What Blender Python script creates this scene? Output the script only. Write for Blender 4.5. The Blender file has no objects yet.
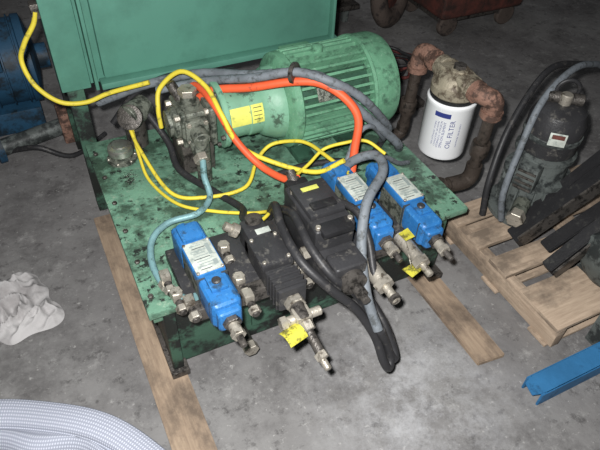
import bpy, bmesh, math, random
from mathutils import Vector as V, Matrix, Euler
from mathutils import noise as nz
random.seed(7)
S=bpy.context.scene
try: S.view_settings.view_transform='Standard'
except Exception: pass

# ------------------------------------------------------------ materials
def srgb(c):
    return tuple(((v/255)/12.92 if v/255<=.04045 else ((v/255+.055)/1.055)**2.4) for v in c)+(1,)
def mat(name,base,dirt=None,amt=.35,scale=12,rough=.5,metal=0,bump=.15,spec=.5,soft=.05,rust=None,var=.12,rt=.64,scuff=None):
    m=bpy.data.materials.new(name);m.use_nodes=True
    nt=m.node_tree;N=nt.nodes;Lk=nt.links
    b=N['Principled BSDF'];b.inputs['Roughness'].default_value=min(.95,rough+.07);b.inputs['Metallic'].default_value=metal
    b.inputs['Specular IOR Level'].default_value=spec*.85
    tc=N.new('ShaderNodeTexCoord')
    def noise(sc,det=6,r=.6,off=0):
        mp=N.new('ShaderNodeMapping');mp.inputs['Location'].default_value=(off,off*.7,off*1.3)
        Lk.new(tc.outputs['Object'],mp.inputs[0])
        n=N.new('ShaderNodeTexNoise');n.inputs['Scale'].default_value=sc;n.inputs['Detail'].default_value=det;n.inputs['Roughness'].default_value=r
        Lk.new(mp.outputs[0],n.inputs['Vector']);return n.outputs['Fac']
    def mix(fac,c1,c2):
        x=N.new('ShaderNodeMix');x.data_type='RGBA';Lk.new(fac,x.inputs[0])
        for k,c in ((6,c1),(7,c2)):
            if isinstance(c,tuple): x.inputs[k].default_value=c
            else: Lk.new(c,x.inputs[k])
        return x.outputs[2]
    def ramp(fac,a,b_):
        r=N.new('ShaderNodeMapRange');r.inputs[1].default_value=a;r.inputs[2].default_value=b_;Lk.new(fac,r.inputs[0]);return r.outputs[0]
    bc=srgb(base)
    lo=tuple(x*(1-var*2) for x in bc[:3])+(1,);hi=tuple(min(1,x*(1+var*1.5)) for x in bc[:3])+(1,)
    col=mix(ramp(noise(scale*.4,3),.3,.7),lo,hi)
    if scuff: col=mix(ramp(noise(scale*3.1,8,.75,12.7),.55,.68),col,srgb(scuff))
    if dirt:
        n1=noise(scale,9,.68,3.1);th=.97-amt
        col=mix(ramp(n1,th-soft,th+soft),col,srgb(dirt))
    if rust:
        n2=noise(scale*1.9,8,.7,8.3)
        col=mix(ramp(n2,rt,rt+.05),col,srgb(rust))
    Lk.new(col,b.inputs['Base Color'])
    bp=N.new('ShaderNodeBump');bp.inputs['Strength'].default_value=bump;bp.inputs['Distance'].default_value=.01
    Lk.new(noise(scale*4,5,.6,5),bp.inputs['Height']);Lk.new(bp.outputs[0],b.inputs['Normal'])
    return m
M={}
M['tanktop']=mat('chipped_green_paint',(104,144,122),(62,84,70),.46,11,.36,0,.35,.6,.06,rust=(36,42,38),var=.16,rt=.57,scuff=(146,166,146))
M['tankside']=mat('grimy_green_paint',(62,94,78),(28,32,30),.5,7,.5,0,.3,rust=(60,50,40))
M['cab']=mat('cabinet_green_paint',(82,132,116),(70,114,100),.38,4,.45,0,.05,soft=.12,rust=(62,84,72),var=.05,rt=.68)
M['motor']=mat('motor_green_paint',(98,148,118),(62,94,76),.38,24,.45,0,.15,.6,soft=.08,rust=(50,62,54),var=.1,rt=.67,scuff=(128,166,140))
M['motordk']=mat('motor_shade_green',(46,78,62),(32,50,40),.42,20,.45,0,.15)  # darker copy of motor green; on the barrel it paints shade between fins
M['bell']=mat('bell_green_paint',(118,164,138),(66,88,74),.38,18,.4,0,.15,soft=.04,rust=(54,58,50),rt=.65)
M['cast']=mat('greasy_cast_iron',(118,122,112),(60,64,58),.44,34,.42,.3,.4,rust=(88,108,92))
M['steel']=mat('zinc_steel',(180,174,162),(100,92,82),.38,40,.34,.6,.2)
M['dsteel']=mat('dark_steel',(92,88,84),(44,42,40),.42,35,.35,.5,.3)
M['chrome']=mat('chrome_cap',(190,190,180),(110,114,100),.33,40,.22,.85,.1)
M['black']=mat('black_plastic',(32,32,34),(54,54,52),.36,30,.42,0,.15)
M['valveblk']=mat('greasy_black_paint',(50,50,52),(92,90,86),.36,30,.33,0,.2)
M['blue']=mat('valve_blue_paint',(42,106,166),(42,70,98),.38,28,.35,0,.12,.6,var=.1,rust=(44,52,60),rt=.65,scuff=(74,134,184))
M['bluemach']=mat('machine_blue_paint',(36,76,104),(24,38,48),.44,8,.5)
M['bar']=mat('blue_bar_paint',(48,108,154),(34,74,108),.36,14,.5)
M['plate']=mat('nameplate_metal',(188,194,186),(136,146,142),.40,50,.4,.1,.03,soft=.08)
M['print']=mat('nameplate_print_gray',(128,138,136),rough=.6,bump=0)
M['ink']=mat('ink_dark',(50,56,60),rough=.6,bump=0)
M['yellow']=mat('yellow_cable_jacket',(214,196,62),(140,132,60),.36,30,.5,0,.03,var=.06)
M['ylabel']=mat('yellow_label',(206,206,100),(140,148,84),.38,30,.5,0,.02)
M['tag']=mat('yellow_tag',(186,180,62),(104,100,44),.42,40,.5,0,.02)
M['orange']=mat('orange_hose',(220,90,52),(146,70,46),.34,30,.48,0,.03,var=.08)
M['grayhose']=mat('gray_conduit',(108,114,120),(76,80,82),.40,40,.55,0,.1)
M['blackhose']=mat('black_rubber',(42,42,44),(72,70,68),.36,30,.42,0,.1)
M['tube']=mat('green_blue_steel_tube',(120,158,162),(76,100,96),.38,40,.4,.2,.1)
M['white']=mat('filter_white_paint',(236,238,240),(204,206,204),.3,8,.3,0,.02,var=.02)
M['navy']=mat('filter_print_blue',(46,58,124),rough=.5,bump=0)
M['rusty']=mat('rusty_pipe',(136,104,90),(78,60,52),.46,26,.65,.1,.4,rust=(160,134,116))
M['dpipe']=mat('dark_grease_pipe',(72,64,58),(40,36,32),.4,30,.45,.3,.4)
M['head']=mat('filter_head_casting',(150,142,124),(92,82,70),.44,24,.5,.2,.3)
M['red']=mat('cart_red',(104,58,50),(56,40,36),.50,9,.7,soft=.1)
M['tire']=mat('dusty_tire',(84,74,68),(50,44,42),.42,14,.8,0,.4)
M['coil']=mat('coil_red',(110,56,52),(50,34,34),.4,20,.6)
M['graymach']=mat('gray_machine',(98,104,102),(50,54,54),.46,18,.45,.15,.2)
M['cloth']=mat('white_rag',(172,170,170),(140,136,136),.38,8,.9,0,.3,soft=.1)

def wood(name,c0,c1,c2):
    m=bpy.data.materials.new(name);m.use_nodes=True;nt=m.node_tree;N=nt.nodes;Lk=nt.links
    b=N['Principled BSDF'];b.inputs['Roughness'].default_value=.8
    tc=N.new('ShaderNodeTexCoord')
    out=[]
    for (sx,sy,sc,dt) in ((14,1.2,5,8),(1,.7,6,9)):
        mp=N.new('ShaderNodeMapping');mp.inputs['Scale'].default_value=(sx,sy,sx);Lk.new(tc.outputs['UV'],mp.inputs[0])
        n=N.new('ShaderNodeTexNoise');n.inputs['Scale'].default_value=sc;n.inputs['Detail'].default_value=dt;n.inputs['Roughness'].default_value=.68;Lk.new(mp.outputs[0],n.inputs[0]);out.append(n.outputs['Fac'])
    r=N.new('ShaderNodeValToRGB');r.color_ramp.elements[0].position=.25;r.color_ramp.elements[0].color=srgb(c0);r.color_ramp.elements[1].position=.7;r.color_ramp.elements[1].color=srgb(c1)
    Lk.new(out[0],r.inputs[0])
    mr=N.new('ShaderNodeMapRange');mr.inputs[1].default_value=.46;mr.inputs[2].default_value=.62;mr.inputs[4].default_value=.85;Lk.new(out[1],mr.inputs[0])
    x=N.new('ShaderNodeMix');x.data_type='RGBA';Lk.new(mr.outputs[0],x.inputs[0]);Lk.new(r.outputs[0],x.inputs[6]);x.inputs[7].default_value=srgb(c2)
    Lk.new(x.outputs[2],b.inputs['Base Color'])
    bp=N.new('ShaderNodeBump');bp.inputs['Strength'].default_value=.3;bp.inputs['Distance'].default_value=.005;Lk.new(out[0],bp.inputs['Height']);Lk.new(bp.outputs[0],b.inputs['Normal'])
    return m
M['wood']=wood('rough_pine_dirty',(124,106,90),(170,150,128),(92,80,70))
M['wood2']=wood('pallet_pine',(144,124,106),(194,174,152),(104,92,80))
def weave():
    m=bpy.data.materials.new('woven_white_fabric');m.use_nodes=True;nt=m.node_tree;N=nt.nodes;Lk=nt.links
    b=N['Principled BSDF'];b.inputs['Roughness'].default_value=.85
    tc=N.new('ShaderNodeTexCoord')
    ws=[]
    for ax in ('X','Y'):
        w=N.new('ShaderNodeTexWave');w.bands_direction=ax;w.inputs['Scale'].default_value=1;w.inputs['Distortion'].default_value=.6
        mp=N.new('ShaderNodeMapping');mp.inputs['Scale'].default_value=(46,34,1);Lk.new(tc.outputs['UV'],mp.inputs[0]);Lk.new(mp.outputs[0],w.inputs[0]);ws.append(w.outputs['Fac'])
    mu=N.new('ShaderNodeMath');mu.operation='MULTIPLY';Lk.new(ws[0],mu.inputs[0]);Lk.new(ws[1],mu.inputs[1])
    x=N.new('ShaderNodeMix');x.data_type='RGBA';Lk.new(mu.outputs[0],x.inputs[0]);x.inputs[6].default_value=srgb((126,130,142));x.inputs[7].default_value=srgb((178,182,194))
    Lk.new(x.outputs[2],b.inputs['Base Color'])
    bp=N.new('ShaderNodeBump');bp.inputs['Strength'].default_value=.4;bp.inputs['Distance'].default_value=.003;Lk.new(mu.outputs[0],bp.inputs['Height']);Lk.new(bp.outputs[0],b.inputs['Normal'])
    return m
M['weave']=weave()
def floormat():
    m=bpy.data.materials.new('stained_concrete');m.use_nodes=True;nt=m.node_tree;N=nt.nodes;Lk=nt.links
    b=N['Principled BSDF'];b.inputs['Specular IOR Level'].default_value=.25
    tc=N.new('ShaderNodeTexCoord')
    def noise(sc,det=8,r=.6,off=0,st=(1,1,1)):
        mp=N.new('ShaderNodeMapping');mp.inputs['Location'].default_value=(off,off,0);mp.inputs['Scale'].default_value=st
        Lk.new(tc.outputs['Object'],mp.inputs[0])
        n=N.new('ShaderNodeTexNoise');n.inputs['Scale'].default_value=sc;n.inputs['Detail'].default_value=det;n.inputs['Roughness'].default_value=r
        Lk.new(mp.outputs[0],n.inputs['Vector']);return n.outputs['Fac']
    def rng(f,a,c,lo=0,hi=1):
        r=N.new('ShaderNodeMapRange');r.inputs[1].default_value=a;r.inputs[2].default_value=c;r.inputs[3].default_value=lo;r.inputs[4].default_value=hi;Lk.new(f,r.inputs[0]);return r.outputs[0]
    def mix(fac,c1,c2):
        x=N.new('ShaderNodeMix');x.data_type='RGBA';Lk.new(fac,x.inputs[0])
        for k,c in ((6,c1),(7,c2)):
            if isinstance(c,tuple): x.inputs[k].default_value=c
            else: Lk.new(c,x.inputs[k])
        return x.outputs[2]
    c=mix(rng(noise(1.6,6,.65),.35,.65),srgb((106,104,104)),srgb((134,133,132)))
    c=mix(rng(noise(3.2,10,.78,4),.48,.62,0,.65),c,srgb((80,78,78)))
    c=mix(rng(noise(16,9,.75,9),.55,.64,0,.65),c,srgb((64,62,62)))
    c=mix(rng(noise(8,10,.8,14),.55,.68,0,.65),c,srgb((164,163,161)))
    c=mix(rng(noise(45,8,.7,17),.60,.68,0,.65),c,srgb((176,175,172)))
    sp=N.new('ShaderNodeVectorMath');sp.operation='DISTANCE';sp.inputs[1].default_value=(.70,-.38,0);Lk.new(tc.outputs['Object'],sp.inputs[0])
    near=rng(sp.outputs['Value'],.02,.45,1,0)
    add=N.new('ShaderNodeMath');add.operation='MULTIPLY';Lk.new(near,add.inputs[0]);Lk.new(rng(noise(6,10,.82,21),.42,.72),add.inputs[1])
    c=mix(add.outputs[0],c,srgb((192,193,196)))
    Lk.new(c,b.inputs['Base Color'])
    Lk.new(rng(noise(4,6,.6,30),.3,.7,.55,.85),b.inputs['Roughness'])
    bp=N.new('ShaderNodeBump');bp.inputs['Strength'].default_value=.3;bp.inputs['Distance'].default_value=.01;Lk.new(noise(30,8),bp.inputs['Height']);Lk.new(bp.outputs[0],b.inputs['Normal'])
    return m
M['floor']=floormat()

# ------------------------------------------------------------ mesh helpers
GR={}
def emit(g,part,bm,m,smooth=False,ang=40):
    me=bpy.data.meshes.new(part);bm.normal_update();bm.to_mesh(me);bm.free()
    me.materials.append(M[m])
    if smooth:
        for p in me.polygons:p.use_smooth=True
        try: me.set_sharp_from_angle(angle=math.radians(ang))
        except Exception: pass
    o=bpy.data.objects.new(part,me);S.collection.objects.link(o)
    if g is not None: GR.setdefault(g,[]).append(o)
    return o
def uvbox(bm):
    uv=bm.loops.layers.uv.verify()
    for f in bm.faces:
        n=f.normal;ax=max(range(3),key=lambda i:abs(n[i]))
        for l in f.loops:
            c=l.vert.co;l[uv].uv=[(c.z,c.y),(c.x,c.z),(c.x,c.y)][ax]
def box(g,part,c,s,m,bev=.004,rot=None,seg=2,taper=None,uvrot=False):
    bm=bmesh.new();bmesh.ops.create_cube(bm,size=1)
    for v in bm.verts:
        k=1
        if taper and v.co.z>0:k=taper
        v.co=V((v.co.x*s[0]*k,v.co.y*s[1]*k,v.co.z*s[2]))
    bm.normal_update()
    uv=bm.loops.layers.uv.verify()
    for f in bm.faces:
        n=f.normal;ax=max(range(3),key=lambda i:abs(n[i]))
        for l in f.loops:
            q=l.vert.co;a_,b_=[(q.z,q.y),(q.z,q.x),(q.x,q.y)][ax]
            if ax==1 or (uvrot and ax==2): a_,b_=(q.y if ax==2 else q.z),q.x
            l[uv].uv=(a_+c[0]*3,b_+c[1]*3+c[2])
    if bev: bmesh.ops.bevel(bm,geom=bm.edges[:],offset=min(bev,min(s)*.45),segments=seg,affect='EDGES',profile=.6)
    T=Matrix.Translation(c)
    if rot is not None:
        T=T@Euler([math.radians(a) for a in rot]).to_matrix().to_4x4()
    bm.transform(T)
    return emit(g,part,bm,m,True,35)
def frame(d):
    d=V(d).normalized();u=d.orthogonal().normalized()
    if abs(d.z)<.9: u=V((0,0,1)).cross(d).normalized()
    return d,u,d.cross(u)
def lathe(g,part,p,d,prof,m,n=32,ang=35,ph=0):
    p=V(p);d,u,w=frame(d);bm=bmesh.new();rings=[]
    for (r,s) in prof:
        rings.append([bm.verts.new(p+d*s+(u*math.cos(2*math.pi*i/n+ph)+w*math.sin(2*math.pi*i/n+ph))*max(r,1e-4)) for i in range(n)])
    for a,b in zip(rings,rings[1:]):
        for i in range(n): bm.faces.new((a[i],a[(i+1)%n],b[(i+1)%n],b[i]))
    bm.faces.new(rings[0][::-1]);bm.faces.new(rings[-1])
    bmesh.ops.recalc_face_normals(bm,faces=bm.faces)
    return emit(g,part,bm,m,True,ang)
def cyl(g,part,p,q,r,m,n=24,bev=.003):
    p=V(p);q=V(q);L=(q-p).length;b=min(bev,r*.4,L*.3)
    return lathe(g,part,p,q-p,[(r-b,0),(r,b),(r,L-b),(r-b,L)],m,n)
def hexn(g,part,p,q,r,m): return cyl(g,part,p,q,r,m,6,.002)
def smooth_path(pts,k=8):
    P=[V(p) for p in pts];P=[P[0]*2-P[1]]+P+[P[-1]*2-P[-2]];o=[]
    for i in range(1,len(P)-2):
        a,b,c,d=P[i-1:i+3]
        for j in range(k):
            t=j/k
            o.append(.5*((2*b)+(c-a)*t+(2*a-5*b+4*c-d)*t*t+(3*b-a-3*c+d)*t**3))
    o.append(P[-2]);return o
def tube(g,part,pts,r,m,n=10,k=8,ribs=False):
    P=smooth_path([tuple(x/100 for x in p) for p in pts],k)
    bm=bmesh.new();rings=[];d=(P[1]-P[0]).normalized();_,u,w=frame(d)
    for i,p in enumerate(P):
        nd=((P[min(i+1,len(P)-1)]-P[max(i-1,0)])).normalized()
        q=d.rotation_difference(nd);u=q@u;d=nd;w=d.cross(u)
        rr=r*(1+.08*(i%2)) if ribs else r
        rings.append([bm.verts.new(p+(u*math.cos(2*math.pi*j/n)+w*math.sin(2*math.pi*j/n))*rr) for j in range(n)])
    for a,b in zip(rings,rings[1:]):
        for i in range(n): bm.faces.new((a[i],a[(i+1)%n],b[(i+1)%n],b[i]))
    bm.faces.new(rings[0][::-1]);bm.faces.new(rings[-1])
    bmesh.ops.recalc_face_normals(bm,faces=bm.faces)
    return emit(g,part,bm,m,True,60)
def prism(g,part,pts,z0,z1,m,bev=.003):
    bm=bmesh.new();a=[bm.verts.new((x,y,z0)) for x,y in pts];b=[bm.verts.new((x,y,z1)) for x,y in pts];n=len(pts)
    bm.faces.new(a[::-1]);bm.faces.new(b)
    for i in range(n): bm.faces.new((a[i],a[(i+1)%n],b[(i+1)%n],b[i]))
    bmesh.ops.recalc_face_normals(bm,faces=bm.faces)
    if bev: bmesh.ops.bevel(bm,geom=bm.edges[:],offset=bev,segments=2,affect='EDGES')
    bm.normal_update();uvbox(bm)
    return emit(g,part,bm,m,True,35)
def patch(g,part,p,d,r,s0,s1,a0,a1,m,n=14,up=(0,0,1)):
    p=V(p);d=V(d).normalized();up=V(up);up=(up-d*up.dot(d)).normalized();w=d.cross(up);bm=bmesh.new();A=[];B=[]
    for i in range(n+1):
        a=math.radians(a0+(a1-a0)*i/n);e=(up*math.cos(a)+w*math.sin(a))*r
        A.append(bm.verts.new(p+d*s0+e));B.append(bm.verts.new(p+d*s1+e))
    for i in range(n): bm.faces.new((A[i],A[i+1],B[i+1],B[i]))
    bmesh.ops.recalc_face_normals(bm,faces=bm.faces)
    return emit(g,part,bm,m,True)
def beam(part,a,b,w,h,m='black'):
    a=V(a);b=V(b);L=(b-a).length;mid=(a+b)/2
    bm=bmesh.new();bmesh.ops.create_cube(bm,size=1)
    for v in bm.verts:v.co=V((v.co.x*L,v.co.y*w,v.co.z*h))
    bmesh.ops.bevel(bm,geom=bm.edges[:],offset=min(.004,w*.3,h*.3),segments=2,affect='EDGES')
    d=(b-a).normalized();y=(V((0,0,1)).cross(d) if abs(d.z)<.99 else V((0,1,0))).normalized();z=d.cross(y)
    R=Matrix((d,y,z)).transposed().to_4x4();R.translation=mid;bm.transform(R)
    emit(g,part,bm,m,True,35)
def torus(g,part,c,d,R,r,m,n=40,k=14):
    c=V(c);d,u,w=frame(d);bm=bmesh.new();rg=[]
    for i in range(n):
        a=2*math.pi*i/n;e=u*math.cos(a)+w*math.sin(a)
        rg.append([bm.verts.new(c+e*(R+r*math.cos(2*math.pi*j/k))+d*r*.8*math.sin(2*math.pi*j/k)) for j in range(k)])
    for i in range(n):
        for j in range(k): bm.faces.new((rg[i][j],rg[(i+1)%n][j],rg[(i+1)%n][(j+1)%k],rg[i][(j+1)%k]))
    bmesh.ops.recalc_face_normals(bm,faces=bm.faces);emit(g,part,bm,m,True,60)

# ------------------------------------------------------------ floor
bm=bmesh.new();bmesh.ops.create_grid(bm,x_segments=2,y_segments=2,size=6)
bm.transform(Matrix.Translation((1,2,0)))
fl=emit(None,'floor',bm,'floor')

# ------------------------------------------------------------ planks
def plank(name,x0,x1,y0,y1,h):
    prism(name,'board',[(x0,y0+.004),(x1,y0-.006),(x1,y1),(x0,y1)],0.001,h,'wood')
plank('wood_plank',-.085,.040,-.34,.90,.022)
plank('wood_plank.001',.965,1.075,-.37,.90,.022)

# ------------------------------------------------------------ hydraulic tank
g='hydraulic_oil_tank'
box(g,'top_plate',(.535,.465,.368),(1.15,.90,.026),'tanktop',.004)
box(g,'shell',(.54,.47,.195),(1.07,.82,.325),'tankside',.006)
box(g,'skid_left',(.02,.46,.036),(.06,.90,.028),'dsteel',.003)
box(g,'skid_right',(1.05,.46,.036),(.06,.90,.028),'dsteel',.003)
box(g,'corner_post',(.02,.045,.19),(.035,.035,.33),'tankside',.004)
box(g,'left_stiffener',(-.012,.47,.33),(.03,.86,.05),'tanktop',.004)
box(g,'cleanout_cover',(.54,.055,.2),(.5,.014,.2),'tankside',.004)
for i in range(8): hexn(g,'cover_bolt_%d'%i,(.33+.06*i,.05,.285),(.33+.06*i,.038,.285),.01,'dsteel')
for i in range(6): hexn(g,'plate_bolt_%d'%i,(-.015,.08+.15*i,.38),(-.015,.08+.15*i,.39),.009,'dsteel')
cyl(g,'drain_pipe',(.25,.06,.11),(.25,-.03,.11),.018,'dsteel')
hexn(g,'drain_plug',(.25,-.02,.11),(.25,-.05,.11),.026,'steel')
g='filler_breather_cap'
lathe(g,'flange',(.07,.77,.381),(0,0,1),[(.055,0),(.055,.008),(.04,.01),(.04,.03)],'cast')
lathe(g,'cap',(.07,.77,.41),(0,0,1),[(.044,0),(.047,.004),(.047,.022),(.044,.03),(.03,.035),(.028,.04),(0,.041)],'chrome')
for i in range(6):
    a=i*math.pi/3;hexn(g,'flange_screw_%d'%i,(.07+.049*math.cos(a),.77+.049*math.sin(a),.388),(.07+.049*math.cos(a),.77+.049*math.sin(a),.394),.005,'steel')

# ------------------------------------------------------------ cabinet behind/over tank
g='machine_cabinet'
x0,x1,y0,z0,z1,dp=-.03,1.03,.935,.60,1.3,.55
box(g,'body',((x0+x1)/2+.03,y0+.03+dp/2,(z0+z1)/2),(x1-x0-.06,dp,z1-z0),'cab',.006)
box(g,'front_panel',(.56,y0+.022,(z0+z1)/2+.01),(.94,.03,z1-z0-.02),'cab',.012)
box(g,'left_column',(-.015,y0+.05,(z0+z1)/2),(.105,.10,z1-z0),'cab',.006)
box(g,'left_column_rib',(.055,y0-.004,(z0+z1)/2),(.012,.05,z1-z0-.004),'cab',.002)
box(g,'right_rib',(1.025,y0+.0,(z0+z1)/2),(.012,.05,z1-z0-.004),'cab',.002)
box(g,'bottom_flange',(.56,y0-.008,z0+.012),(.98,.05,.024),'cab',.004)
for x in (-.02,1.0):
    for y in (y0+.05,y0+dp-.02): box(g,'leg',(x,y,.30),(.06,.06,.60),'tankside',.004)
box(g,'lower_rail',(.49,y0+.3,.56),(1.0,.05,.06),'tankside',.004)
box(g,'cable_gland_box',(-.078,y0+.03,.90),(.03,.04,.05),'dsteel',.004)

# ------------------------------------------------------------ electric motor
g='electric_motor'
AX=(0,.63,.575)
def mx(x): return (x,AX[1],AX[2])
lathe(g,'stator_barrel',mx(.63),(1,0,0),[(.10,-.01),(.13,0),(.162,.01),(.168,.02),(.168,.045),(.150,.05),(.150,.33),(.17,.332)],'motordk',48)
lathe(g,'drive_end_shield',mx(.625),(1,0,0),[(.12,0),(.165,.012),(.176,.022),(.178,.046),(.172,.052)],'motor',48)
bm=bmesh.new()
for i in range(36):
    a=2*math.pi*i/36
    e=V((0,math.cos(a),math.sin(a)));t=V((0,-math.sin(a),math.cos(a)))*.0048
    vs=[bm.verts.new(V(mx(x))+e*r+t*s) for x in (.675,.96) for r in (.146,.178) for s in (-1,1)]
    for f in ((0,1,3,2),(4,6,7,5),(0,4,5,1),(2,3,7,6),(0,2,6,4),(1,5,7,3)): bm.faces.new([vs[k] for k in f])
bmesh.ops.recalc_face_normals(bm,faces=bm.faces);emit(g,'cooling_fins',bm,'motor')
lathe(g,'fan_cover',mx(.955),(1,0,0),[(.150,0),(.186,.0),(.188,.012),(.184,.016),(.184,.09),(.174,.115),(.14,.128),(.12,.13),(.02,.132),(0,.132)],'motor',48)
for r in (.05,.08,.11,.14):
    pts=[(1.088*100,(AX[1]+r*math.cos(a))*100,(AX[2]+r*math.sin(a))*100) for a in [2*math.pi*k/24 for k in range(25)]]
    tube(g,'grille_ring',pts,.004,'motordk',6,1)
lathe(g,'bell_housing',mx(.40),(1,0,0),[(.115,0),(.12,.004),(.12,.02),(.095,.026),(.094,.10),(.098,.105),(.098,.15),(.11,.16),(.13,.20),(.135,.225),(.135,.24)],'bell',40)
for i in range(8):
    a=2*math.pi*i/8+.3;hexn(g,'bell_bolt_%d'%i,(.385,AX[1]+.105*math.cos(a),AX[2]+.105*math.sin(a)),(.40,AX[1]+.105*math.cos(a),AX[2]+.105*math.sin(a)),.009,'dsteel')
patch(g,'warning_label',mx(.43),(1,0,0),.0965,-.002,.0725,52,92,'ylabel')
patch(g,'warning_label_b',mx(.505),(1,0,0),.0995,0,.045,52,92,'ylabel')
for j in range(4): patch(g,'label_print_%d'%j,mx(.505),(1,0,0),.1001,.006,.038,58+8*j,59.5+8*j,'ink',3)
for x in (.70,.90):
    box(g,'foot',(x,AX[1],.395),(.07,.30,.028),'motordk',.004)
    box(g,'foot_web',(x,AX[1],.43),(.05,.18,.05),'motordk',.004)
lathe(g,'lifting_eye_boss',(.80,AX[1],.735),(0,0,1),[(.02,0),(.02,.03),(.012,.034)],'motor',16)
box(g,'conduit_box',(.80,.80,.62),(.13,.07,.12),'motor',.01)
box(g,'rating_plate',(.78,.470,.668),(.11,.003,.05),'cast',.001,rot=(-32,0,0))

# ------------------------------------------------------------ pump
g='hydraulic_pump'
PY=.655;PZ=.565
box(g,'body',(.315,PY,PZ),(.095,.125,.12),'cast',.014,seg=3)
box(g,'mounting_flange',(.375,PY,PZ),(.024,.17,.15),'cast',.012,seg=3)
box(g,'mid_flange',(.275,PY,PZ),(.022,.15,.135),'cast',.010,seg=3)
lathe(g,'rear_cover',(.27,PY,PZ),(-1,0,0),[(.058,0),(.058,.02),(.048,.028),(.048,.04),(.02,.044),(0,.045)],'cast',24)
for sy in (-1,1):
    for sz in (-1,1):
        hexn(g,'bolt',(.245,PY+sy*.052,PZ+sz*.048),(.268,PY+sy*.052,PZ+sz*.048),.012,'steel')
        hexn(g,'flange_bolt',(.350,PY+sy*.06,PZ+sz*.056),(.366,PY+sy*.06,PZ+sz*.056),.012,'steel')
box(g,'inlet_flange',(.315,PY-.072,PZ),(.085,.028,.095),'cast',.01)
for sx in (-1,1):
    for sz in (-1,1): hexn(g,'inlet_bolt',(.315+sx*.03,PY-.084,PZ+sz*.034),(.315+sx*.03,PY-.096,PZ+sz*.034),.009,'steel')
lathe(g,'outlet_port',(.315,PY,PZ+.055),(0,0,1),[(.040,0),(.040,.02),(.028,.022),(.028,.05)],'cast',20)
hexn(g,'outlet_nut',(.315,PY,PZ+.10),(.315,PY,PZ+.125),.033,'steel')
cyl(g,'side_port',(.30,PY+.02,PZ+.06),(.27,PY+.05,PZ+.13),.018,'dsteel')
cyl(g,'drain_fitting',(.30,.575,.53),(.30,.50,.50),.022,'cast')
hexn(g,'drain_nut',(.30,.515,.505),(.30,.49,.495),.028,'steel')
box(g,'base',(.315,PY,.44),(.12,.14,.12),'dsteel',.008)
cyl(g,'suction_pipe',(.315,PY-.07,.565),(.315,PY-.13,.555),.03,'cast')
cyl(g,'suction_drop',(.315,PY-.12,.57),(.315,PY-.12,.375),.026,'cast')

g='pilot_filter_housing'
cyl(g,'bowl',(.15,.84,.381),(.15,.84,.50),.04,'dsteel')
cyl(g,'head',(.12,.80,.53),(.20,.86,.53),.045,'cast')
lathe(g,'gauge',(.135,.80,.53),(-.4,-.7,.5),[(.044,0),(.046,.004),(.046,.02),(.04,.022),(0,.022)],'dsteel')

# ------------------------------------------------------------ valves
g='valve_manifold'
box(g,'manifold_block',(.50,.09,.40),(.86,.24,.04),'valveblk',.005)
box(g,'bar_front',(.50,-.045,.405),(.84,.04,.05),'dsteel',.005)
k=0
for x,y in ((.05,.02),(.075,-.02),(.235,-.0),(.235,-.07),(.42,-.04),(.41,.05),(.60,-.10),(.60,-.03),(.90,.04),(.04,.1),(.24,.14)):
    k+=1
    if k%2: hexn(g,'fitting_%d'%k,(x,y,.415),(x,y,.445),.019,'steel')
    box(g,'fitting_block_%d'%k,(x,y,.425),(.03,.035,.035),'steel',.005)
    cyl(g,'stub_%d'%k,(x,y-.02,.42),(x,y-.065,.415),.012,'dsteel')
    hexn(g,'nut_%d'%k,(x,y-.04,.42),(x,y-.06,.417),.018,'steel')

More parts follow.
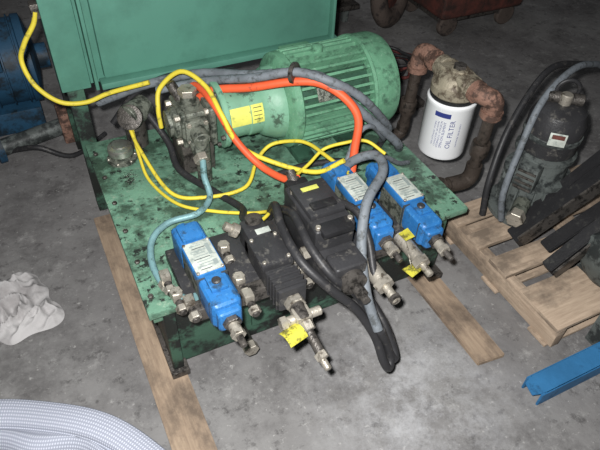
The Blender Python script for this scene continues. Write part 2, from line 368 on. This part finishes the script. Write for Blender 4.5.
vcount=0
def vname():
    global vcount
    n='solenoid_valve' if vcount==0 else 'solenoid_valve.%03d'%vcount
    vcount+=1;return n
def blue_valve(x,yb,w=.086,zt=.52,rot=0):
    g=vname();zb=.42
    y=yb;hz=zt-zb
    box(g,'valve_body',(x,y-.17,zb+hz*.42),(w*.95,.15,hz*.84),'cast',.006)
    box(g,'rear_solenoid',(x,y-.055,zb+hz*.5),(w,.10,hz),'blue',.016,seg=3)
    box(g,'rear_solenoid_step',(x,y-.055,zt+.004),(w*.7,.07,.016),'blue',.006)
    lathe(g,'rear_end_cap',(x,y-.01,zb+hz*.45),(0,1,0),[(.036,0),(.036,.018),(.024,.024),(.022,.04),(0,.041)],'blue',24)
    box(g,'terminal_box',(x,y-.165,zt-.008),(w*.98,.13,.03),'blue',.006)
    box(g,'nameplate',(x,y-.165,zt+.0085),(w*.88,.124,.003),'plate',.001)
    for i in range(10):
        box(g,'plate_text_%d'%i,(x-w*.08+.003*((i*7)%3),y-.215+i*.0105,zt+.0105),(w*(.36+.08*((i*5)%3)),.0018,.0012),'print' if i%4 else 'ink',0)
    box(g,'plate_symbol',(x+w*.28,y-.145,zt+.0105),(w*.12,.045,.0012),'print',0)
    box(g,'plate_number',(x+w*.28,y-.20,zt+.0105),(w*.14,.02,.0012),'print',0)
    for sx in (-1,1):
        for yy in (-.107,-.223): cyl(g,'plate_screw',(x+sx*w*.4,y+yy,zt+.004),(x+sx*w*.4,y+yy,zt+.013),.005,'steel',12,.001)
    box(g,'front_solenoid',(x,y-.285,zb+hz*.48),(w*.98,.115,hz*.95),'blue',.018,seg=3)
    box(g,'front_solenoid_rib',(x,y-.265,zt),(w*.55,.06,.014),'blue',.005)
    cyl(g,'front_plug',(x,y-.265,zt+.004),(x,y-.265,zt+.014),.013,'valveblk')
    box(g,'front_seam',(x,y-.232,zb+hz*.5),(w*1.02,.006,hz*.9),'ink',.001)
    box(g,'front_seam_b',(x,y-.318,zb+hz*.48),(w*1.0,.004,hz*.86),'ink',.001)
    box(g,'front_nose',(x,y-.347,zb+hz*.42),(w*.78,.03,hz*.74),'blue',.012,seg=3)
    hexn(g,'tube_nut',(x,y-.355,zb+hz*.42),(x,y-.378,zb+hz*.42),.026,'dsteel')
    cyl(g,'core_tube',(x,y-.375,zb+hz*.42),(x,y-.41,zb+hz*.40),.017,'steel')
    hexn(g,'manual_override_nut',(x,y-.40,zb+hz*.40),(x,y-.418,zb+hz*.40),.021,'steel')
    cyl(g,'override_tip',(x,y-.415,zb+hz*.40),(x,y-.45,zb+hz*.38),.010,'dsteel')
    if rot:
        R=Matrix.Translation((x,y-.17,0))@Matrix.Rotation(math.radians(rot),4,'Z')@Matrix.Translation((-x,-y+.17,0))
        for o in GR[g]: o.data.transform(R)
blue_valve(.145,.205,w=.090,rot=2)
blue_valve(.695,.29,w=.082,zt=.525)
blue_valve(.845,.235,w=.082,zt=.515)

g=vname();x=.335
box(g,'valve_body',(x,-.0,.455),(.085,.20,.075),'valveblk',.008)
box(g,'rear_solenoid',(x-.005,.10,.475),(.075,.085,.085),'valveblk',.010)
lathe(g,'connector_knob',(x-.055,.12,.50),(-.7,.3,.5),[(.022,0),(.022,.02),(.014,.022),(.014,.045)],'steel',16)
lathe(g,'connector_cap',(x-.0,.125,.518),(0,.2,1),[(.026,0),(.026,.014),(.016,.018),(0,.018)],'dsteel',20)
box(g,'terminal_box',(x,.0,.502),(.10,.12,.03),'valveblk',.006)
box(g,'small_label',(x+.01,.075,.5195),(.045,.022,.003),'plate',.001)
for sx in (-1,1):
    for sy in (-1,1): cyl(g,'box_screw',(x+sx*.038,sy*.048,.516),(x+sx*.038,sy*.048,.523),.006,'steel',12,.001)
box(g,'front_solenoid',(x,-.115,.465),(.088,.09,.085),'valveblk',.012)
for i in range(4): box(g,'coil_rib_%d'%i,(x,-.085-.02*i,.468),(.094,.006,.09),'valveblk',.002)
hexn(g,'tube_nut',(x,-.16,.46),(x,-.185,.46),.03,'steel')
cyl(g,'core_tube',(x,-.18,.46),(x,-.235,.455),.022,'dsteel')
box(g,'tee_block',(x+.0,-.215,.45),(.05,.045,.045),'steel',.006)
cyl(g,'tee_branch',(x-.06,-.215,.45),(x+.06,-.215,.45),.014,'steel')
hexn(g,'branch_nut_l',(x-.065,-.215,.45),(x-.045,-.215,.45),.02,'steel')
hexn(g,'hose_nut',(x,-.235,.45),(x+.002,-.26,.44),.022,'steel')
cyl(g,'hose_ferrule',(x,-.255,.44),(x+.004,-.33,.42),.014,'dsteel')
hexn(g,'ferrule_nut',(x,-.325,.425),(x+.004,-.345,.42),.019,'steel')
cyl(g,'ferrule_tip',(x,-.34,.42),(x+.004,-.375,.412),.010,'steel')
patch(g,'inspection_tag',(x-.075,-.265,.425),(1,.25,0),.034,0,.06,-50,55,'tag',12)
tube(g,'tag_wire',[(x*100-2,-25,44.5),(x*100-3,-26,45),(x*100-3.5,-26.5,45.5)],.0015,'steel',6)

g=vname();x=.515
box(g,'base_body',(x,.02,.465),(.125,.30,.09),'valveblk',.008)
box(g,'upper_housing',(x,.045,.545),(.13,.22,.09),'valveblk',.010,seg=3)
box(g,'cover',(x,.06,.598),(.115,.15,.02),'valveblk',.006)
box(g,'cover_raised_rib',(x,.02,.610),(.08,.03,.012),'black',.004)
box(g,'cover_label',(x-.005,.10,.6095),(.055,.018,.002),'ylabel',.001)
box(g,'side_plate',(x,-.06,.585),(.10,.05,.02),'black',.004)
for sx in (-1,1):
    for yy in (-.05,.12): cyl(g,'cap_screw',(x+sx*.052,yy,.585),(x+sx*.052,yy,.600),.008,'steel',12,.001)
box(g,'front_solenoid',(x,-.135,.48),(.105,.07,.10),'valveblk',.012,seg=3)
lathe(g,'front_cap',(x,-.165,.475),(0,-1,0),[(.04,0),(.04,.03),(.03,.036),(.018,.038),(.018,.07),(.012,.074),(.012,.095),(0,.096)],'dsteel',24)
box(g,'rear_connector',(x-.0,.185,.53),(.075,.06,.06),'black',.008)
lathe(g,'cable_gland',(x,.21,.54),(0,.8,.5),[(.022,0),(.022,.018),(.016,.02),(.016,.045)],'dsteel',12)
hexn(g,'side_port',(x-.06,-.02,.47),(x-.085,-.02,.47),.022,'steel')
g='relief_cartridge'
cyl(g,'body',(.60,-.07,.455),(.612,-.20,.44),.026,'steel')
hexn(g,'nut',(.611,-.19,.44),(.614,-.215,.438),.032,'steel')
cyl(g,'stem',(.613,-.21,.438),(.617,-.27,.43),.014,'steel')
hexn(g,'lock_nut',(.616,-.25,.433),(.617,-.265,.431),.021,'dsteel')
g='relief_cartridge.001'
cyl(g,'body',(.755,-.06,.455),(.76,-.17,.445),.022,'steel')
hexn(g,'nut',(.76,-.165,.445),(.76,-.19,.443),.028,'steel')
cyl(g,'stem',(.76,-.185,.443),(.762,-.23,.438),.012,'steel')
g='inspection_tag'
prism(g,'tag_a',[(.70,-.17),(.785,-.155),(.79,-.185),(.71,-.21)],.43,.432,'tag',0)
prism(g,'tag_b',[(.725,-.09),(.765,-.08),(.765,-.12),(.73,-.125)],.50,.502,'tag',0)
tube(g,'tag_wire',[(73.5,-10,50),(73.5,-13,48),(73,-16,45),(73,-17.5,43.3)],.0015,'steel',6)

# ------------------------------------------------------------ oil filter with piping
g='oil_filter'
fx,fy=1.272,.395
lathe(g,'canister',(fx,fy,.33),(0,0,1),[(0,0),(.03,.0),(.075,.003),(.09,.012),(.094,.024),(.094,.235),(.096,.238),(.096,.25),(.09,.256)],'white',48)
lathe(g,'seal_ring',(fx,fy,.585),(0,0,1),[(.088,0),(.09,.004),(.09,.014),(.08,.016)],'black',40)
lathe(g,'filter_head',(fx,fy,.60),(0,0,1),[(.086,0),(.091,.006),(.091,.034),(.080,.040),(.070,.07),(.058,.08),(.038,.084),(.036,.098),(0,.1)],'head',32)
box(g,'head_body',(fx,fy,.655),(.09,.18,.07),'head',.014,seg=3)
hexn(g,'head_plug',(fx,fy,.694),(fx,fy,.712),.026,'dsteel')
for i in range(4):
    a=math.pi/4+i*math.pi/2;hexn(g,'head_bolt_%d'%i,(fx+.064*math.cos(a),fy+.064*math.sin(a),.635),(fx+.064*math.cos(a),fy+.064*math.sin(a),.665),.012,'head')
for sy in (-1,1):
    cyl(g,'port_boss',(fx,fy+sy*.07,.66),(fx,fy+sy*.105,.66),.042,'head')
def wraptext(txt,size,zmid,a_mid,mm='navy'):
    cu=bpy.data.curves.new('t','FONT');cu.body=txt;cu.size=size;cu.align_x='CENTER';cu.align_y='CENTER';cu.resolution_u=3
    o=bpy.data.objects.new('t',cu);S.collection.objects.link(o)
    bpy.context.view_layer.update()
    me=bpy.data.meshes.new_from_object(o.evaluated_get(bpy.context.evaluated_depsgraph_get()))
    bpy.data.objects.remove(o)
    bm=bmesh.new();bm.from_mesh(me)
    for v in bm.verts:
        a=a_mid-v.co.y/.0946
        v.co=V((fx+.0948*math.cos(a),fy+.0948*math.sin(a),zmid+v.co.x))
    emit(g,'printed_'+txt.split()[0].lower(),bm,mm)
am=math.atan2(-1.0747-fy,-.141-fx)
wraptext('OIL FILTER',.027,.465,am+.28)
wraptext('SPIN-ON ELEMENT',.014,.46,am-.02)
wraptext('HYDRAULIC 10 MICRON',.011,.46,am-.16)
wraptext('CHANGE EVERY 500 HOURS',.009,.46,am-.28)
wraptext('FOR HYDRAULIC SYSTEMS',.009,.46,am-.40)
wraptext('TIGHTEN BY HAND ONLY',.009,.46,am+.62)
patch(g,'print_panel',(fx,fy,.33),(0,0,1),.0947,.205,.225,math.degrees(am)-30,math.degrees(am)+8,'navy',12,up=(1,0,0))

g='filter_return_piping'
cyl(g,'nipple_rear',(fx,.49,.66),(fx,.56,.66),.026,'rusty')
tube(g,'elbow_rear',[(127.2,54,66),(127,58,66.5),(126.5,61,65.5),(126,61.5,62),(125.8,61.5,58)],.036,'rusty',14)
lathe(g,'elbow_rear_lip',(1.27,.53,.66),(0,1,0),[(.042,0),(.042,.02),(.036,.022)],'rusty',20)
lathe(g,'elbow_rear_lip_b',(1.258,.615,.60),(0,0,-1),[(.042,0),(.042,.022),(.036,.024)],'rusty',20)
cyl(g,'drop_rear',(1.258,.615,.60),(1.25,.625,.27),.024,'dpipe')
lathe(g,'coupling_rear',(1.252,.622,.38),(0,0,1),[(.034,0),(.036,.01),(.036,.05),(.034,.06)],'dpipe',20)
tube(g,'elbow_tank_rear',[(125,62.5,32),(124.5,62.5,28),(122,62.5,26.5),(117,62.5,26.5),(106,62.5,26.5)],.028,'dpipe',14)
cyl(g,'nipple_front',(fx,.30,.66),(fx+.01,.25,.66),.026,'rusty')
tube(g,'elbow_front',[(127.2,28,66),(128.5,24.5,66),(131,23,64.5),(132,23,61.5),(132,23,57)],.036,'rusty',14)
lathe(g,'elbow_front_lip',(1.32,.23,.60),(0,0,-1),[(.042,0),(.042,.022),(.036,.024)],'rusty',20)
lathe(g,'elbow_front_lip_b',(1.273,.295,.66),(0,-1,0),[(.042,0),(.042,.02),(.036,.022)],'rusty',20)
cyl(g,'drop_front',(1.32,.23,.59),(1.32,.235,.29),.023,'dpipe')
lathe(g,'coupling_front',(1.32,.233,.40),(0,0,1),[(.034,0),(.036,.01),(.036,.05),(.034,.06)],'dpipe',20)
tube(g,'elbow_lower',[(132,23.5,35),(132,23.6,30),(130.5,23.8,27.5),(127,24,27),(122,24.5,27)],.032,'dpipe',14)
cyl(g,'run_to_tank',(1.24,.245,.27),(1.06,.25,.27),.024,'dpipe')
lathe(g,'union',(1.20,.246,.27),(-1,0,0),[(.036,0),(.04,.004),(.04,.03),(.034,.034)],'dpipe',8)

# ------------------------------------------------------------ cables and hoses
tube('yellow_cable','jacket',[(-7.9,95,90),(-9.5,95,86),(-14,95,80),(-16.5,95,74),(-14.7,92,66),(-8.4,89,59.6),(0,88,58),(8.8,86,61),(22,80,65.5)],.0085,'yellow')
tube('yellow_cable.001','jacket',[(22,71,52),(22,71.3,60),(24.3,74,66),(31.4,70,73),(36.8,61,71),(38.2,50,66),(42,44.8,56),(52,38.6,50),(63,28,50),(70,22,57)],.0085,'yellow')
tube('yellow_cable.002','jacket',[(71,20,53),(69,33,52),(67.5,42,51),(64,47,50),(57,52,47),(50,49,44),(41.3,39,42),(27,40.7,41),(17,48,41),(12.8,69,46),(12,78,50)],.007,'yellow')
tube('yellow_cable.003','jacket',[(13,80,49),(12,68,44),(12.4,57,40.5),(17.7,41.6,40.5),(27.7,32,41.5),(37,24,44),(41,18,48),(36,13,50)],.006,'yellow')
tube('yellow_cable.004','jacket',[(88,24,53),(84,31,55),(76,33,55),(70,36,52),(63,33,50),(56,29,50),(54,24,54)],.006,'yellow')
tube('orange_hydraulic_hose','hose',[(36,69,62),(41,64,67),(51,56,70),(62,48,74),(70,42,75),(76,35,72),(79,30,66),(77,27,56),(75,24,48)],.0145,'orange',12)
tube('orange_hydraulic_hose.001','hose',[(33,72,64),(36,69,67),(37.5,56,67),(41,46,58),(46.5,38,51),(51,28,51),(53,22,55)],.0125,'orange',12)
tube('gray_conduit_hose','hose',[(5,96,52),(11,91.5,56),(23,85,62),(39,75,68),(52,59,73),(63,50,76),(71,41,77),(80,35,68),(98,33,50),(104,37,42)],.0155,'grayhose',12,10,True)
tube('gray_conduit_hose.001','hose',[(24,78,63),(40,69,68),(52,55,74),(63,47,78),(72,39,77),(83,36,70),(98,39,53),(103,45,44)],.0145,'grayhose',12,10,True)
tube('gray_conduit_hose.002','hose',[(71,26,48),(74,22,56),(78,16,61),(75,7,62),(64,-2,60),(58,-11,52),(55,-21,43),(56,-28,34)],.0155,'grayhose',12,10)
tube('gray_conduit_hose.003','hose',[(104,30,40),(97,27,44),(90,25,50),(86,23,52)],.009,'grayhose',10)
tube('gray_conduit_hose.004','hose',[(73,27,47),(80,31,58),(86,32,60),(95,36,50),(100,44,42)],.009,'grayhose',10)
tube('black_hydraulic_hose','hose',[(42,20,44),(41,13,55),(38.5,3,56),(38.5,-10,54),(44,-18,48),(51,-22,40),(56,-27,30),(57.5,-31.5,22),(59,-33,19),(60.5,-31,21),(59.5,-29,26),(57,-28,33)],.014,'blackhose',12)
tube('black_hydraulic_hose.001','hose',[(44,16,50),(44,6,56),(43,-7,55),(46,-16,50),(53,-19,42),(57,-23,33),(60,-28,24),(62,-31,19.5),(63,-29,21),(62,-23,28),(60,-14,34),(60,-8,38)],.014,'blackhose',12)
tube('black_hydraulic_hose.002','hose',[(20,82,52),(24,72,44),(24,60,40),(31,44,40),(36,30,42),(33,20,47),(33,15,50)],.013,'blackhose',12)
tube('black_hydraulic_hose.003','hose',[(59,8,55),(62,0,56),(62,-8,52),(60,-16,46),(60,-20,44)],.012,'blackhose',12)
tube('black_hydraulic_hose.004','hose',[(56,43,40),(66,44,40),(78,42,40),(90,38,40),(104,47,40)],.012,'blackhose',12)
tube('black_hydraulic_hose.005','hose',[(8,91,45),(18,90,56),(30,84,64),(42,80,64),(56,86,60)],.012,'blackhose',12)
tube('steel_tube_line','tube',[(30,49,50),(28.5,44,47),(28,38,43),(22,33,42),(12,33,41.5),(5,28,41),(2.2,18,40.5),(3.5,7,40.5),(7,0,42)],.011,'tube',12)
hexn('steel_tube_line','flare_nut',(.03,.10,.405),(.035,.07,.405),.017,'steel')
tube('steel_tube_line.001','tube',[(10,-3,42),(10,2,41),(10,9,40.5),(20,16,40),(24,17,41)],.009,'tube',10)
lathe('hose_clamp','band',(.63,.485,.77),(.6,-.75,.1),[(.034,0),(.036,.002),(.036,.012),(.034,.014)],'dsteel',20)

# ------------------------------------------------------------ pallet + machine on it
g='wooden_pallet'
for i,(ya,yb) in enumerate(((.15,.25),(.01,.09),(-.15,-.05),(-.42,-.22))):
    box(g,'deck_board_%d'%i,(1.72,(ya+yb)/2,.115),(.97,yb-ya,.018),'wood2',.003,uvrot=True)
for i,x in enumerate((1.265,1.72,2.18)):
    box(g,'stringer_%d'%i,(x,-.085,.061),(.04,.67,.09),'wood2',.003)
for i,y in enumerate((-.36,-.09,.20)): box(g,'bottom_board_%d'%i,(1.72,y,.009),(.97,.09,.014),'wood2',.003,uvrot=True)

g='vertical_pump_motor'
cx,cy=1.56,.13
lathe(g,'base_flange',(cx,cy,.124),(0,0,1),[(.15,0),(.15,.02),(.12,.024)],'graymach',40)
lathe(g,'motor_barrel',(cx,cy,.145),(0,0,1),[(.105,0),(.11,.01),(.11,.16),(.128,.165),(.128,.185),(.105,.19),(.10,.27),(.115,.275),(.115,.29),(.09,.30)],'graymach',40)
for i in range(22):
    a=2*math.pi*i/22;box(g,'fin_%d'%i,(cx+.112*math.cos(a),cy+.112*math.sin(a),.23),(.026,.006,.14),'graymach',.001,rot=(0,0,math.degrees(a)))
lathe(g,'black_cover',(cx,cy,.44),(0,0,1),[(.10,0),(.105,.01),(.105,.13),(.09,.17),(.06,.19),(.03,.192),(0,.192)],'valveblk',36)
lathe(g,'gray_band',(cx,cy,.50),(0,0,1),[(.106,0),(.109,.003),(.109,.02),(.106,.023)],'graymach',36)
cyl(g,'cap_stem',(cx,cy,.62),(cx,cy,.67),.022,'steel')
cyl(g,'top_coupling',(cx-.04,cy+.05,.645),(cx+.06,cy-.03,.645),.022,'dsteel')
torus(g,'lifting_handle',(cx+.02,cy+.02,.67),(.5,.8,0),.04,.008,'blackhose',24,8)
box(g,'warning_plate',(cx-.075,cy-.085,.545),(.06,.003,.05),'plate',.001,rot=(-8,0,-42))
box(g,'warning_plate_red',(cx-.076,cy-.0865,.557),(.045,.003,.016),'red',.001,rot=(-8,0,-42))
box(g,'side_box',(cx-.11,cy-.05,.37),(.07,.08,.11),'graymach',.01,rot=(0,0,25))
for i in range(4): box(g,'side_box_rib_%d'%i,(cx-.146,cy-.067,.33+.025*i),(.008,.07,.008),'dsteel',.002,rot=(0,0,25))
cyl(g,'side_port',(cx-.12,cy-.08,.26),(cx-.2,cy-.13,.25),.03,'cast')
hexn(g,'side_nut',(cx-.18,cy-.12,.252),(cx-.215,cy-.14,.248),.035,'steel')
tube('machine_hose','hose',[(200,32,58),(188,29,64),(166,22,70),(149,17,63),(140,12,46),(136,9,30),(139,8,16)],.013,'grayhose',12)
tube('machine_hose.001','hose',[(205,36,56),(188,35,61),(163,30,66),(143,22,52),(133,15,34),(132,12,18)],.013,'blackhose',12)

g='black_steel_frame'
beam('channel_a',(1.37,-.02,.15),(1.96,-.12,.66),.07,.05)
beam('channel_a_lip',(1.37,-.055,.165),(1.96,-.155,.675),.008,.07,'dsteel')
beam('channel_a_rear',(1.42,.03,.15),(1.96,-.05,.70),.05,.04)
beam('channel_b',(1.38,-.20,.15),(1.96,-.22,.62),.05,.05)
beam('channel_c',(1.45,-.11,.15),(1.95,-.17,.52),.06,.02)
beam('edge_strip',(1.38,-.235,.15),(1.96,-.26,.62),.008,.05,'dsteel')
beam('brace_d',(1.50,.0,.14),(1.93,-.02,.40),.03,.10)
beam('cross_a',(1.90,-.30,.58),(1.90,.02,.60),.04,.04)
beam('post',(1.92,-.25,.125),(1.92,-.25,.56),.04,.04)
beam('post_b',(1.92,-.02,.125),(1.92,-.03,.56),.04,.04)
g='gray_gearbox'
lathe(g,'case',(1.49,-.31,.235),(1,0,0),[(.03,0),(.08,.004),(.106,.02),(.11,.03),(.11,.20),(.09,.22),(.05,.222),(.05,.26)],'graymach',32)
box(g,'foot',(1.60,-.31,.132),(.16,.18,.014),'graymach',.003)

# ------------------------------------------------------------ blue bar at lower right
g='blue_steel_leg'
prism(g,'channel_web',[(1.02,-.555),(1.07,-.568),(1.95,-.568),(1.95,-.497),(1.07,-.497),(1.03,-.51)],.06,.068,'bar',.002)
prism(g,'channel_side',[(1.05,-.571),(1.95,-.571),(1.95,-.563),(1.05,-.563)],.0,.066,'bar',.002)
prism(g,'channel_side_b',[(1.05,-.502),(1.95,-.502),(1.95,-.494),(1.05,-.494)],.0,.066,'bar',.002)
box(g,'upright',(1.43,-.46,.10),(.05,.05,.20),'graymach',.004)
cyl(g,'upright_tube',(1.43,-.46,.20),(1.43,-.46,.30),.018,'steel')

# ------------------------------------------------------------ rag on floor
def rag(name,cx,cy,rx,ry,h,m,seed=1,rot=0):
    bm=bmesh.new();n=90;vs={}
    for i in range(n+1):
        for j in range(n+1):
            u=i/n*2-1;v=j/n*2-1
            a=u*math.sqrt(1-v*v/2);b=v*math.sqrt(1-u*u/2);r=min(1,math.hypot(a,b))
            th=math.atan2(b,a);k=1+.5*nz.noise(V((math.cos(th)*1.6,math.sin(th)*1.6,seed)))
            x=a*rx*k;y=b*ry*k
            q=V((x*9+y*3,y*16-x*4,seed));q2=V((x*24,y*15,seed+3))
            fold=(1-abs(nz.noise(q))*2.6)**3*.8+.35*(1-abs(nz.noise(q2))*2.4)
            z=.004+h*(1-r**4)*max(.05,(.3+fold))
            c,s=math.cos(rot),math.sin(rot)
            vs[i,j]=bm.verts.new((cx+x*c-y*s,cy+x*s+y*c,z))
    for i in range(n):
        for j in range(n): bm.faces.new((vs[i,j],vs[i+1,j],vs[i+1,j+1],vs[i,j+1]))
    return emit(name,'cloth',bm,m,True,180)
rag('white_rag',-.46,.57,.15,.16,.045,'cloth',3,.5)

# ------------------------------------------------------------ open woven bag lower left
g='woven_bulk_bag'
bm=bmesh.new();uv=bm.loops.layers.uv.verify()
C=V((-.635,-.615));n=120
prof=[(1.0,0),(1.02,.06),(1.0,.2),(.99,.30),(1.0,.338),(1.004,.346),(.998,.352),(.96,.356),(.92,.356),(.885,.352),(.878,.346),(.872,.334),(.866,.340),(.855,.346),(.82,.338),(.78,.31),(.74,.24),(.71,.16),(.70,.10),(.69,.04)]
rings=[];R0=.58
for k,(r,z) in enumerate(prof):
    ring=[]
    for i in range(n):
        a=2*math.pi*i/n
        w=1+.010*math.sin(5*a+.4)+.006*math.sin(11*a)
        if k>12: w+=(.015+.006*(k-12))*math.sin(9*a+1.2)+.012*math.sin(17*a)
        zz=z+(.006*math.sin(9*a) if k>2 else 0)+(.022*math.sin(11*a+2)*(k-12)/4 if 12<k<18 else 0)
        ring.append(bm.verts.new((C.x+R0*r*w*math.cos(a),C.y+R0*r*w*math.sin(a),zz)))
    rings.append(ring)
arc=[0]
for a_,b_ in zip(prof,prof[1:]): arc.append(arc[-1]+math.hypot((b_[0]-a_[0])*R0,b_[1]-a_[1]))
for k,(a_,b_) in enumerate(zip(rings,rings[1:])):
    for i in range(n):
        f=bm.faces.new((a_[i],a_[(i+1)%n],b_[(i+1)%n],b_[i]))
        for l,(uu,kk) in zip(f.loops,((i,k),(i+1,k),(i+1,k+1),(i,k+1))): l[uv].uv=(uu/n*3.6,arc[kk])
bm.faces.new(rings[0][::-1])
ob=emit(g,'bag_wall',bm,'weave',True,180)
md=ob.modifiers.new('sub','SUBSURF');md.levels=1;md.render_levels=1
lathe(g,'dark_hole_fill',(C.x,C.y,.04),(0,0,1),[(.38,0),(.38,.08),(.2,.12),(0,.13)],'black',24)  # black mound added to paint the shade inside the open bag

# ------------------------------------------------------------ background items
g='blue_machine_motor'
ox=.07
lathe(g,'barrel',(-.62+ox,1.86,.30),(1,0,0),[(.1,0),(.19,.01),(.2,.03),(.2,.38),(.21,.385),(.21,.42),(.17,.43),(.06,.45),(.06,.50)],'bluemach',40)
for i in range(5): lathe(g,'fin_ring_%d'%i,(-.54+ox+.07*i,1.86,.30),(1,0,0),[(.2,0),(.212,.002),(.212,.008),(.2,.01)],'bluemach',40)
box(g,'base',(-.42+ox,1.86,.06),(.40,.34,.12),'bluemach',.01)
box(g,'terminal_box',(-.40+ox,1.68,.42),(.14,.10,.12),'bluemach',.01)
tube('floor_cable','jacket',[(-80,150,1.5),(-52,155,1.5),(-34,148,5),(-22,140,9),(-8,138,1.5),(10,150,1.5)],.012,'blackhose',10)
g='floor_pipe_valve'
cyl(g,'pipe',(-.75,1.42,.05),(-.08,1.55,.08),.04,'graymach')
lathe(g,'flange',(-.40,1.488,.076),(.98,.19,0),[(.075,0),(.075,.03)],'bluemach',20)
box(g,'valve_block',(-.03,1.56,.086),(.13,.12,.17),'rusty',.012)

g='utility_cart'
CX,CY=2.62,1.96
box(g,'tub',(CX,CY,.25),(.66,.50,.24),'red',.03,taper=1.06,seg=3)
box(g,'rim',(CX,CY,.37),(.72,.56,.03),'red',.01)
for i in range(9):
    box(g,'scrap_%d'%i,(CX-.24+.06*i,CY+.12*math.sin(i*2.3),.41),(.14,.16,.08),('tire','red','coil')[i%3],.02,rot=(i*17%40-20,i*23%50-25,i*41))
box(g,'chassis',(CX,CY,.115),(.60,.42,.04),'dsteel',.006)
for (x,y) in ((CX-.24,CY-.22),(CX+.24,CY-.22),(CX-.24,CY+.18),(CX+.24,CY+.18)):
    lathe(g,'wheel',(x,y-.0,.075),(0,1,0),[(.03,0),(.064,.0),(.074,.010),(.074,.035),(.064,.045),(.03,.045)],'tire',28)
g='loose_tire'
torus(g,'tire',(2.10,2.04,.235),(.5,-.85,.12),.17,.066,'tire')
lathe(g,'rim',(2.09,2.06,.23),(.5,-.85,.12),[(.12,-.02),(.125,.03),(.05,.045),(.03,.07),(0,.07)],'red',24)
g='machine_stand'
for (x,y) in ((1.65,2.05),(1.86,2.2),(1.62,2.35),(1.84,2.4)): beam('leg',(x,y,.0),(x+.02,y,.45),.04,.04,'graymach')
box(g,'top',(1.76,2.25,.47),(.32,.42,.05),'graymach',.006)
box(g,'shelf',(1.76,2.25,.15),(.26,.36,.03),'dsteel',.004)
box(g,'motor_block',(1.76,2.22,.26),(.2,.2,.19),'dsteel',.02)
g='cable_coil'
for i in range(5):
    R=.14-.015*(i%3)
    pts=[(100*(1.78+(R+.02*math.sin(3*a+i))*math.cos(a)),100*(1.50+(R+.022*math.cos(2*a+i*2))*math.sin(a)),1.6+i*2.0+1.0*math.sin(a*2+i)) for a in [2*math.pi*k/16 for k in range(17)]]
    tube(g,'loop_%d'%i,[(p[0],p[1],max(p[2],1.1)) for p in pts],.010,'coil' if i%2 else 'blackhose',8,3)
g='floor_stand_bracket'
box(g,'plate',(1.60,1.14,.02),(.30,.10,.04),'dsteel',.006)
box(g,'post',(1.52,1.14,.12),(.06,.06,.18),'graymach',.006)

# ------------------------------------------------------------ group parents
bpy.context.view_layer.update()
for name,obs in GR.items():
    lo=V((1e9,)*3);hi=V((-1e9,)*3)
    for o in obs:
        for v in o.data.vertices:
            for i in range(3): lo[i]=min(lo[i],v.co[i]);hi[i]=max(hi[i],v.co[i])
    c=V(((lo.x+hi.x)/2,(lo.y+hi.y)/2,lo.z))
    if len(obs)==1:
        o=obs[0];o.name=name;o.data.transform(Matrix.Translation(-c));o.location=c;o.data.name=name
    else:
        e=bpy.data.objects.new(name,None);e.empty_display_size=.05;S.collection.objects.link(e);e.location=c
        for o in obs:
            o.parent=e;o.matrix_parent_inverse=Matrix.Translation(-c)

# ------------------------------------------------------------ camera
R_=V((0.8981,-0.4383,0.0359));U_=V((0.2817,0.636,0.7184));D_=V((0.3377,0.6351,-0.6947))
cam=bpy.data.cameras.new('camera');cam.lens=34.98;cam.sensor_width=36;cam.clip_start=.02
co=bpy.data.objects.new('camera',cam);S.collection.objects.link(co)
mw=Matrix((R_,U_,-D_)).transposed().to_4x4();mw.translation=V((-.141,-1.0747,1.75));co.matrix_world=mw
S.camera=co
# ------------------------------------------------------------ lights
def area(name,loc,tgt,size,en,col):
    l=bpy.data.lights.new(name,'AREA');l.energy=en;l.size=size;l.color=col
    o=bpy.data.objects.new(name,l);S.collection.objects.link(o);o.location=loc
    o.rotation_euler=(V(tgt)-V(loc)).to_track_quat('-Z','Y').to_euler()
area('camera_flash',V((-.141,-1.0747,1.75))+U_*.06+R_*(-.05)-D_*.01,(.65,.25,.2),.04,76,(1,.99,.975))
area('overhead_shop_light',(1.0,2.6,4.5),(1.0,1.0,0),1.8,12,(.94,.97,1))
w=bpy.data.worlds.new('world');S.world=w;w.use_nodes=True
w.node_tree.nodes['Background'].inputs[0].default_value=(.58,.6,.63,1);w.node_tree.nodes['Background'].inputs[1].default_value=.055
